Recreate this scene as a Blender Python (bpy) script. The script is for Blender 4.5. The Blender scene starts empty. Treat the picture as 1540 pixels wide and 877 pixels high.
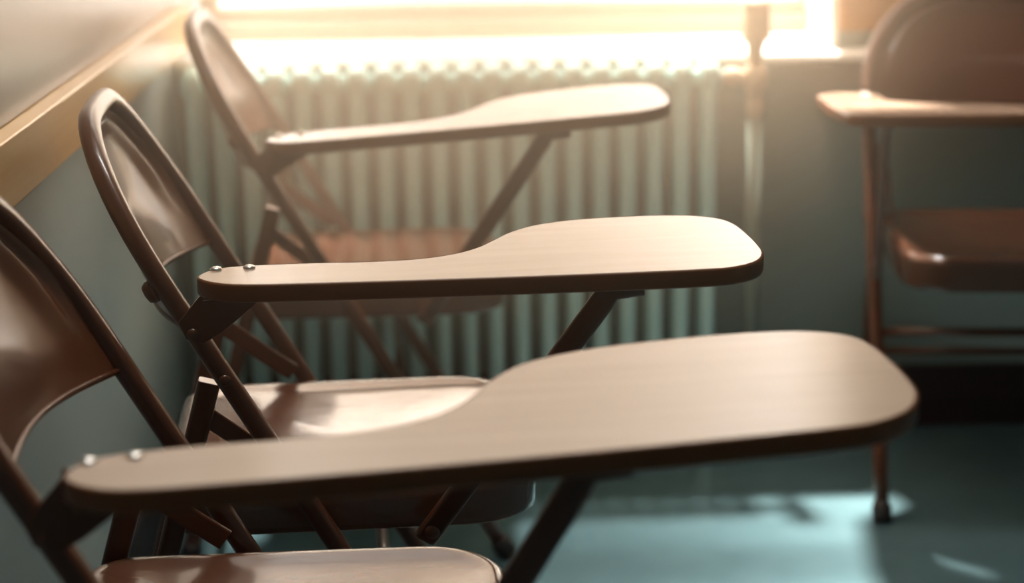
import bpy, bmesh, math, random
from mathutils import Vector, Matrix
random.seed(7)
S = bpy.context.scene
COL = S.collection

# ------------------------------------------------------------------ camera, sky, exposure
F_PX, PITCH, YAW, ROLL, CAM_H = 2962.4519, 0.2416, 0.0246, -0.0140, 1.1493
D = 3.55                 # back wall plane (y)
WX = -0.5123             # left wall plane (x)
cy_, sy_, cp_, sp_ = math.cos(YAW), math.sin(YAW), math.cos(PITCH), math.sin(PITCH)
fw = Vector((sy_*cp_, cy_*cp_, -sp_)); rt = Vector((cy_, -sy_, 0)); up = rt.cross(fw)
rt2 = rt*math.cos(ROLL) + up*math.sin(ROLL); up2 = up*math.cos(ROLL) - rt*math.sin(ROLL)
cd = bpy.data.cameras.new('camera'); cam = bpy.data.objects.new('camera', cd); COL.objects.link(cam)
cam.matrix_world = Matrix(((rt2.x, up2.x, -fw.x, 0), (rt2.y, up2.y, -fw.y, 0), (rt2.z, up2.z, -fw.z, CAM_H), (0, 0, 0, 1)))
cd.sensor_width = 36; cd.lens = F_PX/1540*36; cd.clip_start = .05
cd.dof.use_dof = True; cd.dof.focus_distance = 2.02; cd.dof.aperture_fstop = 3.0
S.camera = cam

SKY = (1.0, .95, .89); SKY_STRENGTH = 6.6
w = bpy.data.worlds.new('sky'); S.world = w; w.use_nodes = True
bg = w.node_tree.nodes['Background']; bg.inputs[0].default_value = (*SKY, 1); bg.inputs[1].default_value = SKY_STRENGTH

WIN = (-.50, .674, .7163, 2.80)          # window opening x0 x1 z0 z1
def portal(loc, rot, sx, sy):
    al = bpy.data.lights.new('window_portal', 'AREA'); al.shape = 'RECTANGLE'; al.size = sx; al.size_y = sy
    al.cycles.is_portal = True
    ao = bpy.data.objects.new('window_portal', al); COL.objects.link(ao); ao.location = loc; ao.rotation_euler = rot
portal(((WIN[0]+WIN[1])/2, D+.40, (WIN[2]+WIN[3])/2), (math.radians(-90), 0, 0), WIN[1]-WIN[0], WIN[3]-WIN[2])
sl = bpy.data.lights.new('sun', 'SUN'); sl.energy = 44.0; sl.angle = math.radians(4); sl.color = (1, .90, .78)
so_ = bpy.data.objects.new('sun', sl); COL.objects.link(so_)
SUN_EL, SUN_AZ = math.radians(65), math.radians(-6)      # azimuth from +y, positive towards +x
so_.rotation_euler = Vector((-math.sin(SUN_AZ)*math.cos(SUN_EL), -math.cos(SUN_AZ)*math.cos(SUN_EL), -math.sin(SUN_EL))).to_track_quat('-Z', 'Y').to_euler()

LAMPS = [(-.10, 2.15)]; LAMP_W = 33           # classroom ceiling lamps (built with their housings below)

vs = S.view_settings; vs.view_transform = 'Standard'; vs.look = 'None'; vs.gamma = 1; vs.use_curve_mapping = False
vs.exposure = 0.36
S.cycles.use_denoising = True
S.cycles.max_bounces = 10; S.cycles.diffuse_bounces = 5; S.cycles.glossy_bounces = 4
S.cycles.volume_bounces = 1; S.cycles.transparent_max_bounces = 8
S.cycles.sample_clamp_indirect = 6.0

# ------------------------------------------------------------------ materials
def mat(name, base, rough=.5, metal=0, coat=0, coat_rough=.1, noise=None, bump=None, spec=.5):
    m = bpy.data.materials.new(name); m.use_nodes = True
    nt = m.node_tree; b = nt.nodes['Principled BSDF']
    b.inputs['Base Color'].default_value = (*base, 1); b.inputs['Roughness'].default_value = rough
    b.inputs['Metallic'].default_value = metal
    b.inputs['Coat Weight'].default_value = coat; b.inputs['Coat Roughness'].default_value = coat_rough
    b.inputs['Specular IOR Level'].default_value = spec
    tc = nt.nodes.new('ShaderNodeTexCoord')
    if noise:                                  # (scale vector, amount, second colour)
        mp = nt.nodes.new('ShaderNodeMapping'); mp.inputs['Scale'].default_value = noise[0]
        n = nt.nodes.new('ShaderNodeTexNoise'); n.inputs['Scale'].default_value = 1; n.inputs['Detail'].default_value = 5
        mx = nt.nodes.new('ShaderNodeMix'); mx.data_type = 'RGBA'
        mx.inputs[6].default_value = (*base, 1); mx.inputs[7].default_value = (*noise[1], 1)
        rp = nt.nodes.new('ShaderNodeMapRange'); rp.inputs[1].default_value = .35; rp.inputs[2].default_value = .7
        nt.links.new(tc.outputs['Object'], mp.inputs[0]); nt.links.new(mp.outputs[0], n.inputs['Vector'])
        nt.links.new(n.outputs[0], rp.inputs[0]); nt.links.new(rp.outputs[0], mx.inputs[0])
        nt.links.new(mx.outputs[2], b.inputs['Base Color'])
    if bump:                                   # (scale vector, strength, distance)
        mp = nt.nodes.new('ShaderNodeMapping'); mp.inputs['Scale'].default_value = bump[0]
        n = nt.nodes.new('ShaderNodeTexNoise'); n.inputs['Scale'].default_value = 1; n.inputs['Detail'].default_value = 3
        bp = nt.nodes.new('ShaderNodeBump'); bp.inputs['Strength'].default_value = bump[1]; bp.inputs['Distance'].default_value = bump[2]
        nt.links.new(tc.outputs['Object'], mp.inputs[0]); nt.links.new(mp.outputs[0], n.inputs['Vector'])
        nt.links.new(n.outputs[0], bp.inputs['Height']); nt.links.new(bp.outputs[0], b.inputs['Normal'])
    return m

M_PAINT = mat('brown_enamel', (.098, .029, .011), .30, coat=.35, coat_rough=.08)
M_SEAT = mat('brown_enamel_seat', (.135, .056, .032), .22, coat=.7, coat_rough=.08, bump=((8, 12, 8), .30, .005), noise=((12, 12, 12), (.15, .064, .037)))
M_TOP = mat('maple_laminate', (.44, .315, .235), .19, noise=((5, 60, 5), (.48, .35, .265)))
M_EDGE = mat('brown_edge_band', (.16, .052, .012), .35)
M_STEEL = mat('bright_steel', (.75, .73, .70), .18, metal=1)
M_RUBBER = mat('dark_rubber', (.025, .02, .018), .6)
M_RAD = mat('pale_green_radiator_paint', (.56, .86, .85), .35, coat=.3)
M_PIPE = mat('grey_green_pipe_paint', (.22, .27, .23), .4)
M_VALVE = mat('tan_valve_paint', (.78, .63, .47), .22, coat=.5)
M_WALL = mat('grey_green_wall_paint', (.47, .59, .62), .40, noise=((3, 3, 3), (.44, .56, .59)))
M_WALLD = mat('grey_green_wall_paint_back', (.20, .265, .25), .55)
M_FLOOR = mat('teal_grey_vinyl', (.085, .15, .172), .20, noise=((14, 14, 14), (.075, .135, .155)), bump=((22, 22, 22), .08, .002), spec=.6)
M_CEIL = mat('white_ceiling', (.75, .74, .70), .8)
M_BASE = mat('dark_cove_base', (.035, .016, .015), .45)
M_OAK = mat('maple_rail', (.90, .60, .28), .30, noise=((26, 2.5, 40), (.80, .46, .18)), coat=.3)
M_BOARD = mat('grey_writing_surface', (.24, .21, .175), .30, noise=((2, 1.5, 9), (.29, .255, .215)))
M_SILL = mat('white_sill_paint', (.80, .80, .76), .35)
M_SASH = mat('cream_window_paint', (.36, .27, .21), .4)
M_CORK = mat('brown_board', (.40, .18, .04), .7, noise=((60, 60, 60), (.35, .15, .035)))
def glass_mat():
    m = bpy.data.materials.new('window_glass'); m.use_nodes = True; nt = m.node_tree
    for n in list(nt.nodes): nt.nodes.remove(n)
    o = nt.nodes.new('ShaderNodeOutputMaterial'); mx = nt.nodes.new('ShaderNodeMixShader')
    t = nt.nodes.new('ShaderNodeBsdfTransparent'); g = nt.nodes.new('ShaderNodeBsdfGlossy'); g.inputs['Roughness'].default_value = .02
    lw = nt.nodes.new('ShaderNodeLayerWeight'); pw = nt.nodes.new('ShaderNodeMath'); pw.operation = 'POWER'; pw.inputs[1].default_value = 5
    ma = nt.nodes.new('ShaderNodeMath'); ma.operation = 'MULTIPLY_ADD'; ma.inputs[1].default_value = .9; ma.inputs[2].default_value = .05
    nt.links.new(lw.outputs['Facing'], pw.inputs[0]); nt.links.new(pw.outputs[0], ma.inputs[0]); nt.links.new(ma.outputs[0], mx.inputs[0])
    nt.links.new(t.outputs[0], mx.inputs[1]); nt.links.new(g.outputs[0], mx.inputs[2])
    nt.links.new(mx.outputs[0], o.inputs[0]); return m
M_GLASS = glass_mat()

# ------------------------------------------------------------------ helpers
def link(name, me, m, parent=None):
    o = bpy.data.objects.new(name, me); COL.objects.link(o)
    if m and not me.materials: me.materials.append(m)
    if parent: o.parent = parent
    return o
def obj(name, bm, m, parent=None, smooth=True, bevel=0, subsurf=0):
    bmesh.ops.recalc_face_normals(bm, faces=bm.faces)
    me = bpy.data.meshes.new(name); bm.to_mesh(me); bm.free()
    if smooth:
        for p in me.polygons: p.use_smooth = True
    o = link(name, me, m, parent)
    if bevel:
        b = o.modifiers.new('bevel', 'BEVEL'); b.width = bevel; b.segments = 2; b.limit_method = 'ANGLE'; b.harden_normals = True
    if subsurf:
        s = o.modifiers.new('subsurf', 'SUBSURF'); s.levels = subsurf; s.render_levels = subsurf
    return o
def box(bm, a, b):
    vs_ = [bm.verts.new((x, y, z)) for x in (a[0], b[0]) for y in (a[1], b[1]) for z in (a[2], b[2])]
    for f in ((0, 1, 3, 2), (4, 6, 7, 5), (0, 4, 5, 1), (2, 3, 7, 6), (0, 2, 6, 4), (1, 5, 7, 3)):
        bm.faces.new([vs_[i] for i in f])
def boxobj(name, a, b, m, parent=None, bevel=.003):
    bm = bmesh.new(); box(bm, a, b); return obj(name, bm, m, parent, smooth=False, bevel=bevel)
def rprofile(wx, wy, r, n=4):
    out = []
    for cx, cy, a0 in ((wx/2-r, wy/2-r, 0), (-wx/2+r, wy/2-r, 90), (-wx/2+r, -wy/2+r, 180), (wx/2-r, -wy/2+r, 270)):
        for k in range(n+1):
            a = math.radians(a0 + 90*k/n); out.append((cx+r*math.cos(a), cy+r*math.sin(a)))
    return out
def sweep(bm, path, profile, side=None, caps=True):
    """sweep a closed profile along the path; side = fixed direction of the profile's second axis"""
    P = [Vector(p) for p in path]; rings = []
    for i, p in enumerate(P):
        t = (P[min(i+1, len(P)-1)] - P[max(i-1, 0)]).normalized()
        s = side(i, t) if callable(side) else (side if side is not None else (Vector((0, 0, 1)) if abs(t.z) < .9 else Vector((0, 1, 0))))
        s = Vector(s); s = (s - t*s.dot(t)).normalized(); u = s.cross(t)
        rings.append([bm.verts.new(p + u*a + s*b) for a, b in profile])
    n = len(profile)
    for a, b in zip(rings, rings[1:]):
        for k in range(n): bm.faces.new((a[k], a[(k+1) % n], b[(k+1) % n], b[k]))
    if caps: bm.faces.new(rings[0][::-1]); bm.faces.new(rings[-1])
def circ(r, n=14): return [(r*math.cos(2*math.pi*k/n), r*math.sin(2*math.pi*k/n)) for k in range(n)]
def lathe(bm, prof, n=20, mtx=None):
    """prof: (radius, height) pairs around local z"""
    mtx = mtx or Matrix.Identity(4); rings = []
    for r, h in prof:
        rings.append([bm.verts.new(mtx @ Vector((max(r, 1e-4)*math.cos(2*math.pi*k/n), max(r, 1e-4)*math.sin(2*math.pi*k/n), h))) for k in range(n)])
    for a, b in zip(rings, rings[1:]):
        for k in range(n): bm.faces.new((a[k], a[(k+1) % n], b[(k+1) % n], b[k]))
    bm.faces.new(rings[0][::-1]); bm.faces.new(rings[-1])
def along(p, d):
    """matrix putting local z along d at p"""
    return Matrix.Translation(Vector(p)) @ Vector((0, 0, 1)).rotation_difference(Vector(d)).to_matrix().to_4x4()
def thing(name, label, cat, loc=(0, 0, 0), rz=0, group=None):
    o = bpy.data.objects.new(name, None); COL.objects.link(o); o.location = loc; o.rotation_euler = (0, 0, rz)
    o.empty_display_size = .1
    o['label'] = label; o['category'] = cat
    if group: o['group'] = group
    return o
def struct(o, label=None):
    o['kind'] = 'structure'
    if label: o['label'] = label
    return o

# ------------------------------------------------------------------ room shell
RX, RY, RZ = 4.6, -3.6, 3.3        # right wall, front wall (behind the camera), ceiling
struct(boxobj('floor', (WX-.2, RY-.2, -.1), (RX+.2, D+.45, 0), M_FLOOR, bevel=0))
struct(boxobj('ceiling', (WX-.2, RY-.2, RZ), (RX+.2, D+.45, RZ+.1), M_CEIL, bevel=0))
struct(boxobj('wall_left', (WX-.2, RY-.2, 0), (WX, D+.45, RZ), M_WALL, bevel=0))
struct(boxobj('wall_right', (RX, RY-.2, 0), (RX+.2, D+.45, RZ), M_WALL, bevel=0))
struct(boxobj('wall_front', (WX, RY-.2, 0), (RX, RY, RZ), M_WALL, bevel=0))
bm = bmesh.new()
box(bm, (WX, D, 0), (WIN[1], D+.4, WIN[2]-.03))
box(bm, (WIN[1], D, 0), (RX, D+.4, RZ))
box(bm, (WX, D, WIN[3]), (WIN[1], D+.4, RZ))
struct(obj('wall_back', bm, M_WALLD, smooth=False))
# window sill with its rounded nosing
bm = bmesh.new()
SF = 3.484
prof = [(D+.40, WIN[2]-.03), (D+.40, WIN[2]), (SF+.012, WIN[2]), (SF+.004, WIN[2]-.003), (SF, WIN[2]-.010), (SF+.004, WIN[2]-.017), (SF+.012, WIN[2]-.020), (D, WIN[2]-.020), (D, WIN[2]-.03)]
def sill_part(x0, x1, pr):
    a = [bm.verts.new((x0, y, z)) for y, z in pr]; b = [bm.verts.new((x1, y, z)) for y, z in pr]
    n = len(pr)
    for k in range(n): bm.faces.new((a[k], a[(k+1) % n], b[(k+1) % n], b[k]))
    bm.faces.new(a[::-1]); bm.faces.new(b)
sill_part(WX+.001, WIN[1], prof)
nose = [(D-.001, WIN[2])] + prof[2:8]; nose[-1] = (D-.001, WIN[2]-.020)
sill_part(WIN[1], 1.9, nose)
struct(obj('trim_1', bm, M_SILL, smooth=False), 'white window sill above the radiator running on along the back wall')
# window frame
win = bpy.data.objects.new('window_1', None); COL.objects.link(win); struct(win, 'bright window above the radiator')
x0, x1, z0, z1 = WIN
Yw = 3.82
boxobj('bottom_frame', (x0, Yw-.012, z0), (x1, Yw+.06, z0+.034), M_SASH, win, .004)
boxobj('side_frame', (x0, Yw, z0+.034), (x0+.035, Yw+.05, z1), M_SASH, win, .003)
boxobj('side_frame', (x1-.012, Yw, z0+.034), (x1, Yw+.05, z1), M_SASH, win, .003)
boxobj('top_frame', (x0, Yw, z1-.05), (x1, Yw+.05, z1), M_SASH, win, .003)
boxobj('sash_rail', (x0+.035, Yw+.008, z0+.034), (x1-.012, Yw+.045, z0+.062), M_SASH, win, .003)
boxobj('meeting_rail', (x0+.035, Yw+.008, 2.10), (x1-.012, Yw+.045, 2.14), M_SASH, win, .003)
boxobj('pane', (x0+.035, Yw+.024, z0+.062), (x1-.012, Yw+.028, 2.10), M_GLASS, win, 0)
boxobj('pane', (x0+.035, Yw+.024, 2.14), (x1-.012, Yw+.028, z1-.05), M_GLASS, win, 0)
# reveal lining, white
struct(boxobj('trim_2', (WIN[1]-.004, D-.002, WIN[2]), (WIN[1]+.010, Yw, WIN[3]), M_SILL, bevel=.002), 'white window reveal at the right end of the sill')
# baseboards
def base(name, a, b): return struct(boxobj(name, a, b, M_BASE, bevel=.004))
bm = bmesh.new(); box(bm, (WX+.012, D-.010, 0), (RX, D, .118)); box(bm, (WX+.012, D-.014, 0), (RX, D-.010, .060))
struct(obj('baseboard_back', bm, M_BASE, smooth=False, bevel=.002))
base('baseboard_left', (WX, RY, 0), (WX+.010, D-.012, .10))
# wooden rail on the left wall, grey board above
struct(boxobj('trim_3', (WX, RY, .8126-.0758), (WX+.030, D-.001, .8126), M_OAK, bevel=.0025), 'pale wooden rail along the left wall under the grey board')
b = boxobj('writing_board', (WX+.001, RY+.3, .8136), (WX+.006, D-.02, 2.1), M_BOARD, bevel=.001)
b['label'] = 'smooth grey-beige board on the left wall above the wooden rail'; b['category'] = 'board'
b = boxobj('notice_board', (.686, D-.016, .748), (1.9, D-.001, 1.10), M_CORK, bevel=.002)
b['label'] = 'brown board on the back wall to the right of the window'; b['category'] = 'board'

# ceiling lamps above the frame
for k, (lx, ly) in enumerate(LAMPS):
    t = thing('ceiling_light', 'long white ceiling lamp over the chairs, above the frame', 'lamp', (lx, ly, RZ), 0)
    boxobj('housing', (-.65, -.12, -.07), (.65, .12, -.001), M_SILL, t, .004)
    ld = bpy.data.lights.new('lamp_tube', 'AREA'); ld.shape = 'RECTANGLE'; ld.size = 1.2; ld.size_y = .2; ld.energy = LAMP_W; ld.color = (1, .97, .92)
    lo = bpy.data.objects.new('lamp_tube', ld); COL.objects.link(lo); lo.parent = t; lo.location = (0, 0, -.075)
# ------------------------------------------------------------------ radiator
rad = thing('radiator', 'pale green column radiator under the window sill', 'radiator', (0, 3.430, 0))
PITCH_R, RZ0, RZ1 = .0472, .075, .7165
def section_mesh():
    bm = bmesh.new()
    w2 = .0128
    for yy in (-.030, .030):                                    # two flattened columns
        prof_ = [(w2*math.cos(2*math.pi*k/14), .0145*math.sin(2*math.pi*k/14)) for k in range(14)]
        sweep(bm, [(0, yy, RZ0+.02), (0, yy, RZ0+.06), (0, yy, RZ1-.06), (0, yy, RZ1-.02)], prof_, side=(0, 1, 0))
    for zc, hh in ((RZ1-.030, .030), (RZ0+.028, .028)):         # rounded heads
        pr = []
        for k in range(24):
            a = 2*math.pi*k/24; c, s = math.cos(a), math.sin(a)
            pr.append((.046*math.copysign(abs(c)**.7, c), hh*math.copysign(abs(s)**.75, s)))
        rings = []
        for x, sc in ((-.0158, .72), (-.0132, .90), (-.008, 1), (.008, 1), (.0132, .90), (.0158, .72)):
            rings.append([bm.verts.new((x, a*(.6+.4*sc), zc+b_*sc)) for a, b_ in pr])
        for a, b_ in zip(rings, rings[1:]):
            for k in range(24): bm.faces.new((a[k], a[(k+1) % 24], b_[(k+1) % 24], b_[k]))
        bm.faces.new(rings[0][::-1]); bm.faces.new(rings[-1])
        lathe(bm, [(.017, -PITCH_R/2), (.017, PITCH_R/2)], 12, along((0, 0, zc-.004 if zc > .4 else zc+.004), (1, 0, 0)))   # nipple
    return bm
sec = None
NSEC = 20
for k in range(NSEC):
    x = .4508 - .018 - k*PITCH_R
    if sec is None:
        sec = obj('section', section_mesh(), M_RAD, rad); o = sec
    else:
        o = sec.copy(); COL.objects.link(o); o.parent = rad
    o.location = (x, 0, 0)
for xx in (.4328, .4328-(NSEC-1)*PITCH_R):
    for yy in (-.030, .030):
        bm = bmesh.new(); lathe(bm, [(.015, 0), (.012, .012), (.010, .05), (.014, RZ0+.03)], 12, Matrix.Translation((xx, yy, 0)))
        obj('foot', bm, M_RAD, rad)
# valve and pipe
vx, vy = .515, 3.428
val = thing('radiator_valve', 'tan radiator valve with round top at the right end of the radiator', 'valve', (vx, vy, 0))
bm = bmesh.new(); lathe(bm, [(.020, .745), (.0250, .748), (.0262, .756), (.0262, .797), (.0245, .800), (.0275, .803), (.0275, .813), (.022, .818), (.004, .819)], 24); obj('valve_cap', bm, M_VALVE, val)
bm = bmesh.new(); lathe(bm, [(.013, .70), (.0135, .735), (.017, .738), (.017, .746)], 18); obj('valve_neck', bm, M_VALVE, val)
bm = bmesh.new(); lathe(bm, [(.015, .635), (.016, .655), (.022, .668), (.023, .690), (.018, .702), (.013, .704)], 20); obj('valve_body', bm, M_VALVE, val)
bm = bmesh.new(); mm = along((-.064, 0, .683), (1, 0, 0)); lathe(bm, [(.012, 0), (.012, .012), (.018, .013), (.018, .034), (.012, .036), (.012, .062)], 8, mm); obj('union_nut', bm, M_VALVE, val, smooth=False, bevel=.001)
bm = bmesh.new(); lathe(bm, [(.010, .598), (.013, .615), (.017, .632), (.017, .640)], 18); obj('reducer', bm, M_VALVE, val)
pp = thing('heating_pipe', 'pale green vertical pipe from the radiator valve to the floor', 'pipe', (vx, vy, 0))
bm = bmesh.new(); lathe(bm, [(.0125, 0.006), (.0125, .61)], 18); obj('pipe', bm, M_PIPE, pp)
bm = bmesh.new(); lathe(bm, [(.030, 0), (.030, .003), (.016, .010)], 20); obj('floor_collar', bm, M_PIPE, pp)

# ------------------------------------------------------------------ tablet-arm folding chairs
W, COT, ZS = .2259, .5746, .445
def rail_x(z):
    x = -(z-ZS)*COT
    if z > .72: x += .010*((z-.72)/.13)**2            # the top bends upright a little
    return x
ZTOP, RC = .829, .165                                   # centre line of the arch
def frame_path():
    pts = []
    for z in (0.018, .1, .2, .3, .4, .5, .56, .62, ZTOP-RC): pts.append((-W, z))
    n = 12
    for k in range(1, n+1):
        a = math.pi/2*k/n; pts.append((-(W-RC) - RC*math.cos(a), ZTOP-RC + RC*math.sin(a)))
    pts += [(-y, z) for y, z in reversed(pts[:-1])] if False else [(0, ZTOP+.001)] + [(-y, z) for y, z in reversed(pts)]
    return pts
FP = frame_path()
PLANE_N = Vector((1, 0, COT)).normalized()
def bar(p, q, wa, wb, r, side): 
    bm = bmesh.new(); sweep(bm, [p, q], rprofile(wa, wb, r, 3), side=side); return bm
def foot_cap(p, d, r=.015, h=.034):
    bm = bmesh.new(); lathe(bm, [(r*.9, 0), (r, .003), (r, h*.7), (r*.86, h)], 16, along(p, d)); return bm

def bulge(y, z):
    u = min(1, abs(y)/(W-.006)); t = max(0, min(1, (z-.615)/(ZTOP-.615)))
    return -.052*(1-u**2.4)*(1-.80*t)
def panel_bottom(y): return .627 + .028*(1-(y/(W-.006))**2)
def backrest_bm():
    bm = bmesh.new(); inset = .002; out = []
    for y, z in FP:
        if z < .66: continue
        v = Vector((y, z)) - Vector((max(-(W-RC), min(W-RC, y)), min(z, ZTOP-RC))); v = v.normalized() if v.length > 1e-6 else Vector((0, 1))
        out.append((y - v.x*inset, z - v.y*inset))
    ring = [(-W+inset, .627)] + [(-W+inset, .65)] + out + [(W-inset, .65)] + [(W-inset, .627)]
    for k in range(1, 16):
        y = W-inset - 2*(W-inset)*k/16; ring.append((y, panel_bottom(y)))
    C0 = Vector((0, .725))
    levels = [(1.0, .0085), (.97, .0105), (.935, .0085), (.91, .003), (.89, .001), (.87, .003), (.85, .006), (.83, .0065), (.79, .004), (.75, .001), (.72, -.001), (.68, -.002), (.55, -.003), (.4, -.003), (.25, -.003), (.1, -.003)]
    rings = []
    for r, dn in levels:
        rr = []
        for y, z in ring:
            q = C0 + (Vector((y, z))-C0)*r
            low = max(0, min(1, (z-.66)/.09))             # the stamped contour runs along the arch only
            low = low*low*(3-2*low)
            rr.append(bm.verts.new(Vector((rail_x(q.y), q.x, q.y)) + PLANE_N*(dn*low+bulge(q.x, q.y)-.001)))
        rings.append(rr)
    n = len(ring)
    for a, b in zip(rings, rings[1:]):
        for k in range(n): bm.faces.new((a[k], a[(k+1) % n], b[(k+1) % n], b[k]))
    c = bm.verts.new(Vector((rail_x(C0.y), 0, C0.y)) + PLANE_N*(bulge(0, C0.y)-.004))
    for k in range(n): bm.faces.new((rings[-1][k], rings[-1][(k+1) % n], c))
    return bm
def seat_bm():
    bm = bmesh.new()
    X0, X1, YW = -.150, .262, .202
    def outline(off, z):
        pts = []
        for cx, cy, r, a0 in ((X1-.085, YW-.085, .085, 0), (X0+.06, YW-.06, .06, 90), (X0+.06, -YW+.06, .06, 180), (X1-.085, -YW+.085, .085, 270)):
            for k in range(9):
                a = math.radians(a0+90*k/8); pts.append((cx+(r+off)*math.cos(a), cy+(r+off)*math.sin(a), z))
        return pts
    def mid(p, q, z): return None
    prof_ = [(-.006, .392), (-.002, .389), (0, .392), (0, .430), (-.002, .438), (-.008, .4445), (-.016, .446), (-.026, .4435), (-.040, .4405)]
    rings = [[bm.verts.new(p) for p in outline(o_, z)] for o_, z in prof_]
    cx, cyy = .05, 0
    base_ring = outline(-.040, 0)
    for s, z in ((.85, .439), (.65, .437), (.4, .4355), (.15, .435)):
        rings.append([bm.verts.new((cx+(x-cx)*s, y*s, z)) for x, y, _ in base_ring])
    n = len(rings[0])
    for a, b in zip(rings, rings[1:]):
        for k in range(n): bm.faces.new((a[k], a[(k+1) % n], b[(k+1) % n], b[k]))
    c = bm.verts.new((cx, 0, .435))
    for k in range(n): bm.faces.new((rings[-1][k], rings[-1][(k+1) % n], c))
    return bm
OUT = [(-.085, -.315), (-.080, -.290), (-.064, -.274), (-.040, -.268), (.02, -.266), (.086, -.269), (.13, -.264), (.165, -.248), (.19, -.222), (.207, -.19),
       (.226, -.152), (.253, -.120), (.295, -.098), (.342, -.090), (.388, -.088), (.43, -.096), (.458, -.118), (.470, -.150), (.476, -.20), (.479, -.25), (.478, -.290),
       (.468, -.322), (.448, -.343), (.415, -.353), (.30, -.357), (.15, -.358), (.03, -.356), (-.035, -.352), (-.066, -.340)]
def smooth_closed(pts, n=4):
    out = []; N = len(pts)
    for i in range(N):
        p0, p1, p2, p3 = (Vector(pts[(i+j-1) % N]) for j in range(4))
        for k in range(n):
            t = k/n
            out.append(.5*((2*p1) + (p2-p0)*t + (2*p0-5*p1+4*p2-p3)*t*t + (3*p1-p0-3*p2+p3)*t**3))
    return out
ZT, TH = .6969, .0185
def tablet(chair, tp, tr, ty, tz, length, widen=1.0, skew=0.0, dy=0.0, sx=.323, sy=-.325):
    c, s = math.cos(ty), math.sin(ty)
    def T(x, y, dz=0):
        y = -.357 + (y+.357)*widen
        if x > .10: x = .10 + (x-.10)*(length-.10)/(.479-.10) + skew*max(0, (x-.25)/.23)*(y+.357)
        y += dy
        return Vector((-.1+c*(x+.1)-s*(y+.2), -.2+s*(x+.1)+c*(y+.2), ZT+tz+dz+tp*(x+.1)+tr*(y+.2)))
    ring = smooth_closed(OUT)
    n = len(ring)
    def inset(d):
        r = []
        for i, p in enumerate(ring):
            t = (ring[(i+1) % n]-ring[i-1]).normalized(); r.append(p + Vector((-t.y, t.x))*(-d) if False else p + Vector((t.y, -t.x))*d)
        return r
    # outline runs clockwise: (t.y,-t.x) points inward
    top_in = inset(.0025)
    bm = bmesh.new()
    a = [bm.verts.new(T(p.x, p.y, 0)) for p in top_in]; b = [bm.verts.new(T(p.x, p.y, -TH+.001)) for p in top_in]
    bm.faces.new(a); bm.faces.new(b[::-1])
    for k in range(n): bm.faces.new((a[k], a[(k+1) % n], b[(k+1) % n], b[k]))
    tab = obj('tablet', bm, M_TOP, chair, smooth=False)
    bm = bmesh.new(); rings = []
    for d, dz in ((.0022, .0002), (.0006, -.0006), (0, -.002), (0, -TH+.003), (.001, -TH+.001), (.003, -TH), (.006, -TH)):
        rings.append([bm.verts.new(T(p.x, p.y, dz)) for p in inset(d)])
    for a, b in zip(rings, rings[1:]):
        for k in range(n): bm.faces.new((a[k], a[(k+1) % n], b[(k+1) % n], b[k]))
    eb = obj('edge_band', bm, M_EDGE, tab); eb['label'] = 'dark brown edge band'
    for rx, ry in ((-.0695, -.2835), (-.0367, -.2805)):
        bm = bmesh.new(); lathe(bm, [(.0065, -.001), (.0062, .0012), (.0045, .0028), (.002, .0035)], 14, Matrix.Translation(T(rx, ry)))
        rv = obj('rivet', bm, M_STEEL, tab); rv['label'] = 'bright steel rivet'
    # triangular bracket from the frame to the tablet
    bm = bmesh.new()
    yb0, yb1 = -W-.0125, -W-.0155
    zt0 = T(-.07, -.27).z - TH; zt1 = T(-.02, -.27).z - TH
    poly = [(-.088, .676), (-.088, zt0+.001), (-.010, zt1+.001), (-.010, zt1-.006), (-.074, .628), (-.094, .6165), (-.112, .622), (-.119, .640)]
    fa = [bm.verts.new((x, yb0, z)) for x, z in poly]; fb = [bm.verts.new((x, yb1, z)) for x, z in poly]
    m_ = len(poly); bm.faces.new(fa); bm.faces.new(fb[::-1])
    for k in range(m_): bm.faces.new((fa[k], fa[(k+1) % m_], fb[(k+1) % m_], fb[k]))
    # flange under the tablet
    q = [T(-.078, -.335, -TH), T(-.078, -.236, -TH), T(-.002, -.236, -TH), T(-.002, -.335, -TH)]
    va = [bm.verts.new(p) for p in q]; vb = [bm.verts.new(p-Vector((0, 0, .003))) for p in q]
    bm.faces.new(va); bm.faces.new(vb[::-1])
    for k in range(4): bm.faces.new((va[k], va[(k+1) % 4], vb[(k+1) % 4], vb[k]))
    # flange's outer lip, hiding the rear of the tablet's underside
    obj('tablet_bracket', bm, M_PAINT, chair, smooth=False, bevel=.0008)
    # strut
    top = T(.10+(sx-.10)*.379/(length-.10), sy-dy, -TH-.004); bot = Vector((.1294, -.232, .3894))
    dirv = (top-bot).normalized()
    bm = bmesh.new()
    bend = top - dirv*.018
    sweep(bm, [bot, bot+dirv*.004, bend, top, top+Vector((.03, 0, .004))], rprofile(.025, .014, .006, 3), side=(0, 1, 0))
    st = obj('strut', bm, M_PAINT, chair)
    bm = bmesh.new(); lathe(bm, [(.008, -.003), (.008, .002), (.005, .004)], 12, along(bot+dirv*.014+Vector((0, -.007, 0)), (0, -1, 0)))
    obj('rivet', bm, M_PAINT, st)

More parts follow.
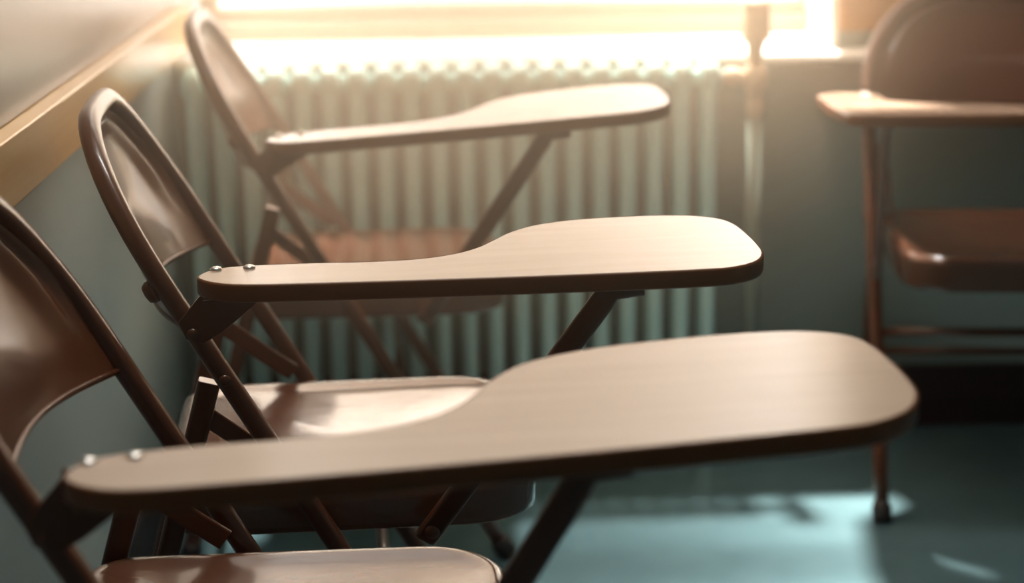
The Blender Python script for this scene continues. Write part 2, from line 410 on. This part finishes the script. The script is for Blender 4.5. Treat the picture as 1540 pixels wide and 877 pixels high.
def build_common(chair):
    n_out = lambda i, t: PLANE_N
    bm = bmesh.new()
    sweep(bm, [(rail_x(z), y, z) for y, z in FP], rprofile(.0235, .021, .008, 4), side=n_out)
    obj('main_frame', bm, M_PAINT, chair)
    o = obj('backrest', backrest_bm(), M_PAINT, chair, subsurf=1)
    so = o.modifiers.new('solid', 'SOLIDIFY'); so.thickness = .0016; so.offset = -1
    bm = bmesh.new()
    pts = []
    for k in range(25):
        y = (-W+.008)+(2*W-.016)*k/24; z = panel_bottom(y); pts.append(Vector((rail_x(z), y, z)) + PLANE_N*(bulge(y, z)-.002))
    sweep(bm, pts, circ(.0035, 8), side=PLANE_N)
    obj('backrest_roll', bm, M_PAINT, o)
    o = obj('seat', seat_bm(), M_SEAT, chair, subsurf=1)
    so = o.modifiers.new('solid', 'SOLIDIFY'); so.thickness = .0015; so.offset = -1
    bm = bmesh.new(); sweep(bm, [(.10, -.195, .41), (.10, .195, .41)], circ(.007, 10)); obj('seat_crossbar', bm, M_PAINT, chair)
    for s in (-1, 1):
        yy = s*(W-.0215)
        p, q = (-.0925, yy, .566), (-.2455, yy, .016)
        obj('rear_leg', bar(p, q, .024, .020, .004, (0, 1, 0)), M_PAINT, chair, bevel=.001)
        obj('foot_cap', foot_cap((-.2495, yy, .001), (.153, 0, .55), .0165), M_RUBBER, chair)
        fx = rail_x(0.0)
        obj('foot_cap', foot_cap((fx-.001, s*W, .001), (-COT, 0, 1), .0165), M_RUBBER, chair)
        bm = bmesh.new(); sweep(bm, [(-.096, yy+s*-.0125, .522), (-.045, yy+s*-.0125, .482), (-.012, yy+s*-.0125, .458)], rprofile(.022, .005, .002, 2), side=(0, 1, 0))
        obj('seat_link', bm, M_PAINT, chair, smooth=False)
        # rubber bumper on the back of the rail
        bm = bmesh.new(); pz = .676
        lathe(bm, [(.0125, 0), (.0125, .008), (.0095, .013), (.003, .0145)], 16, along(Vector((rail_x(pz), s*(W-.004), pz))-PLANE_N*.008, -PLANE_N))
        obj('bumper', bm, M_PAINT, chair)
        for z in (.627, .575, .46):
            bm = bmesh.new(); lathe(bm, [(.0065, -.002), (.0062, .0012), (.004, .0026), (.001, .003)], 12, along((rail_x(z), s*(W+.0115+(.004 if z == .627 and s < 0 else 0)), z), (0, s, 0)))
            obj('rivet', bm, M_PAINT, chair)
    zc = .280
    bm = bmesh.new(); sweep(bm, [(rail_x(zc)-.004, -W, zc), (rail_x(zc)-.004, W, zc)], circ(.0075, 10)); obj('front_crossbar', bm, M_PAINT, chair)
    zc = .165; xc = -.0925-.153*(.566-zc)/.55
    bm = bmesh.new(); sweep(bm, [(xc, -W+.02, zc), (xc, W-.02, zc)], circ(.0075, 10)); obj('rear_crossbar', bm, M_PAINT, chair)

CHAIRS = [
    (2, (-.1931, 2.2103), .0718, (.0138, .0003, -.0677, .0070, .479), 'brown folding tablet-arm chair in the middle of the row of three, all in sharp focus'),
    (1, (-.2192, 1.6232), .0373, (.0263, .0050, .0917, .0024, .537), 'brown folding tablet-arm chair nearest the camera, its backrest cut off by the left edge'),
    (3, (-.2013, 3.1320), .0371, (.0778, .0183, -.0727, -.0093, .500), 'pale hazy brown folding tablet-arm chair standing right in front of the radiator'),
    (4, (.9242, 3.2610), -1.661, (.085, 0, 0, -.038, .479), 'dark brown folding tablet-arm chair facing the camera against the back wall at right'),
]
proto = None
for i, (x, y), rz, tb, lab in CHAIRS:
    ch = thing('tablet_chair', lab, 'chair', (x, y, 0), rz, 'folding chairs with writing tablets')
    if proto is None:
        proto = ch; build_common(ch); common = [o for o in ch.children]
    else:
        for o in common:
            c = o.copy(); COL.objects.link(c); c.parent = ch
            for g in o.children:
                d_ = g.copy(); COL.objects.link(d_); d_.parent = c
    if i == 4: tablet(ch, *tb, widen=1.2, dy=.03, sy=-.262)
    elif i == 1: tablet(ch, *tb, skew=.15, sx=.285)
    else: tablet(ch, *tb)
    if i == 1:
        for o in ch.children:
            if o.name.startswith('rear_leg'): o.scale.z = .945
bpy.context.view_layer.update()

# ------------------------------------------------------------------ haze volume added to stand in for the lens glare
bm = bmesh.new(); box(bm, (WX, .9, .12), (1.5, D+.25, 2.2))
o = obj('glare_haze', bm, None, smooth=False)
m = bpy.data.materials.new('warm_glare_haze'); m.use_nodes = True; nt = m.node_tree
for n in list(nt.nodes): nt.nodes.remove(n)
out = nt.nodes.new('ShaderNodeOutputMaterial'); sc = nt.nodes.new('ShaderNodeVolumeScatter')
tc = nt.nodes.new('ShaderNodeTexCoord'); sb = nt.nodes.new('ShaderNodeVectorMath'); sb.operation = 'SUBTRACT'; sb.inputs[1].default_value = (.0, 3.5, 1.15)
dv = nt.nodes.new('ShaderNodeVectorMath'); dv.operation = 'DIVIDE'; dv.inputs[1].default_value = (1.08, 2.75, .95)
ln = nt.nodes.new('ShaderNodeVectorMath'); ln.operation = 'LENGTH'
mr = nt.nodes.new('ShaderNodeMapRange'); mr.interpolation_type = 'SMOOTHSTEP'
mr.inputs[1].default_value = 0; mr.inputs[2].default_value = 1; mr.inputs[3].default_value = 1; mr.inputs[4].default_value = 0
pw = nt.nodes.new('ShaderNodeMath'); pw.operation = 'POWER'; pw.inputs[1].default_value = 1.6
mu = nt.nodes.new('ShaderNodeMath'); mu.operation = 'MULTIPLY'; mu.inputs[1].default_value = 2.7
nt.links.new(tc.outputs['Object'], sb.inputs[0]); nt.links.new(sb.outputs[0], dv.inputs[0]); nt.links.new(dv.outputs[0], ln.inputs[0])
nt.links.new(ln.outputs['Value'], mr.inputs[0]); nt.links.new(mr.outputs[0], pw.inputs[0]); nt.links.new(pw.outputs[0], mu.inputs[0]); nt.links.new(mu.outputs[0], sc.inputs['Density'])
sc.inputs['Color'].default_value = (1.0, .78, .58, 1); sc.inputs['Anisotropy'].default_value = .35
ab = nt.nodes.new('ShaderNodeVolumeAbsorption'); ab.inputs['Color'].default_value = (1.0, .73, .48, 1)
ad = nt.nodes.new('ShaderNodeAddShader'); ha = nt.nodes.new('ShaderNodeMath'); ha.operation = 'MULTIPLY'; ha.inputs[1].default_value = .7
nt.links.new(mu.outputs[0], ha.inputs[0]); nt.links.new(ha.outputs[0], ab.inputs['Density'])
nt.links.new(sc.outputs[0], ad.inputs[0]); nt.links.new(ab.outputs[0], ad.inputs[1]); nt.links.new(ad.outputs[0], out.inputs['Volume']); o.data.materials.append(m)
o['kind'] = 'stuff'; o['label'] = 'warm haze added in front of the window for the lens glare'; o['category'] = 'haze'
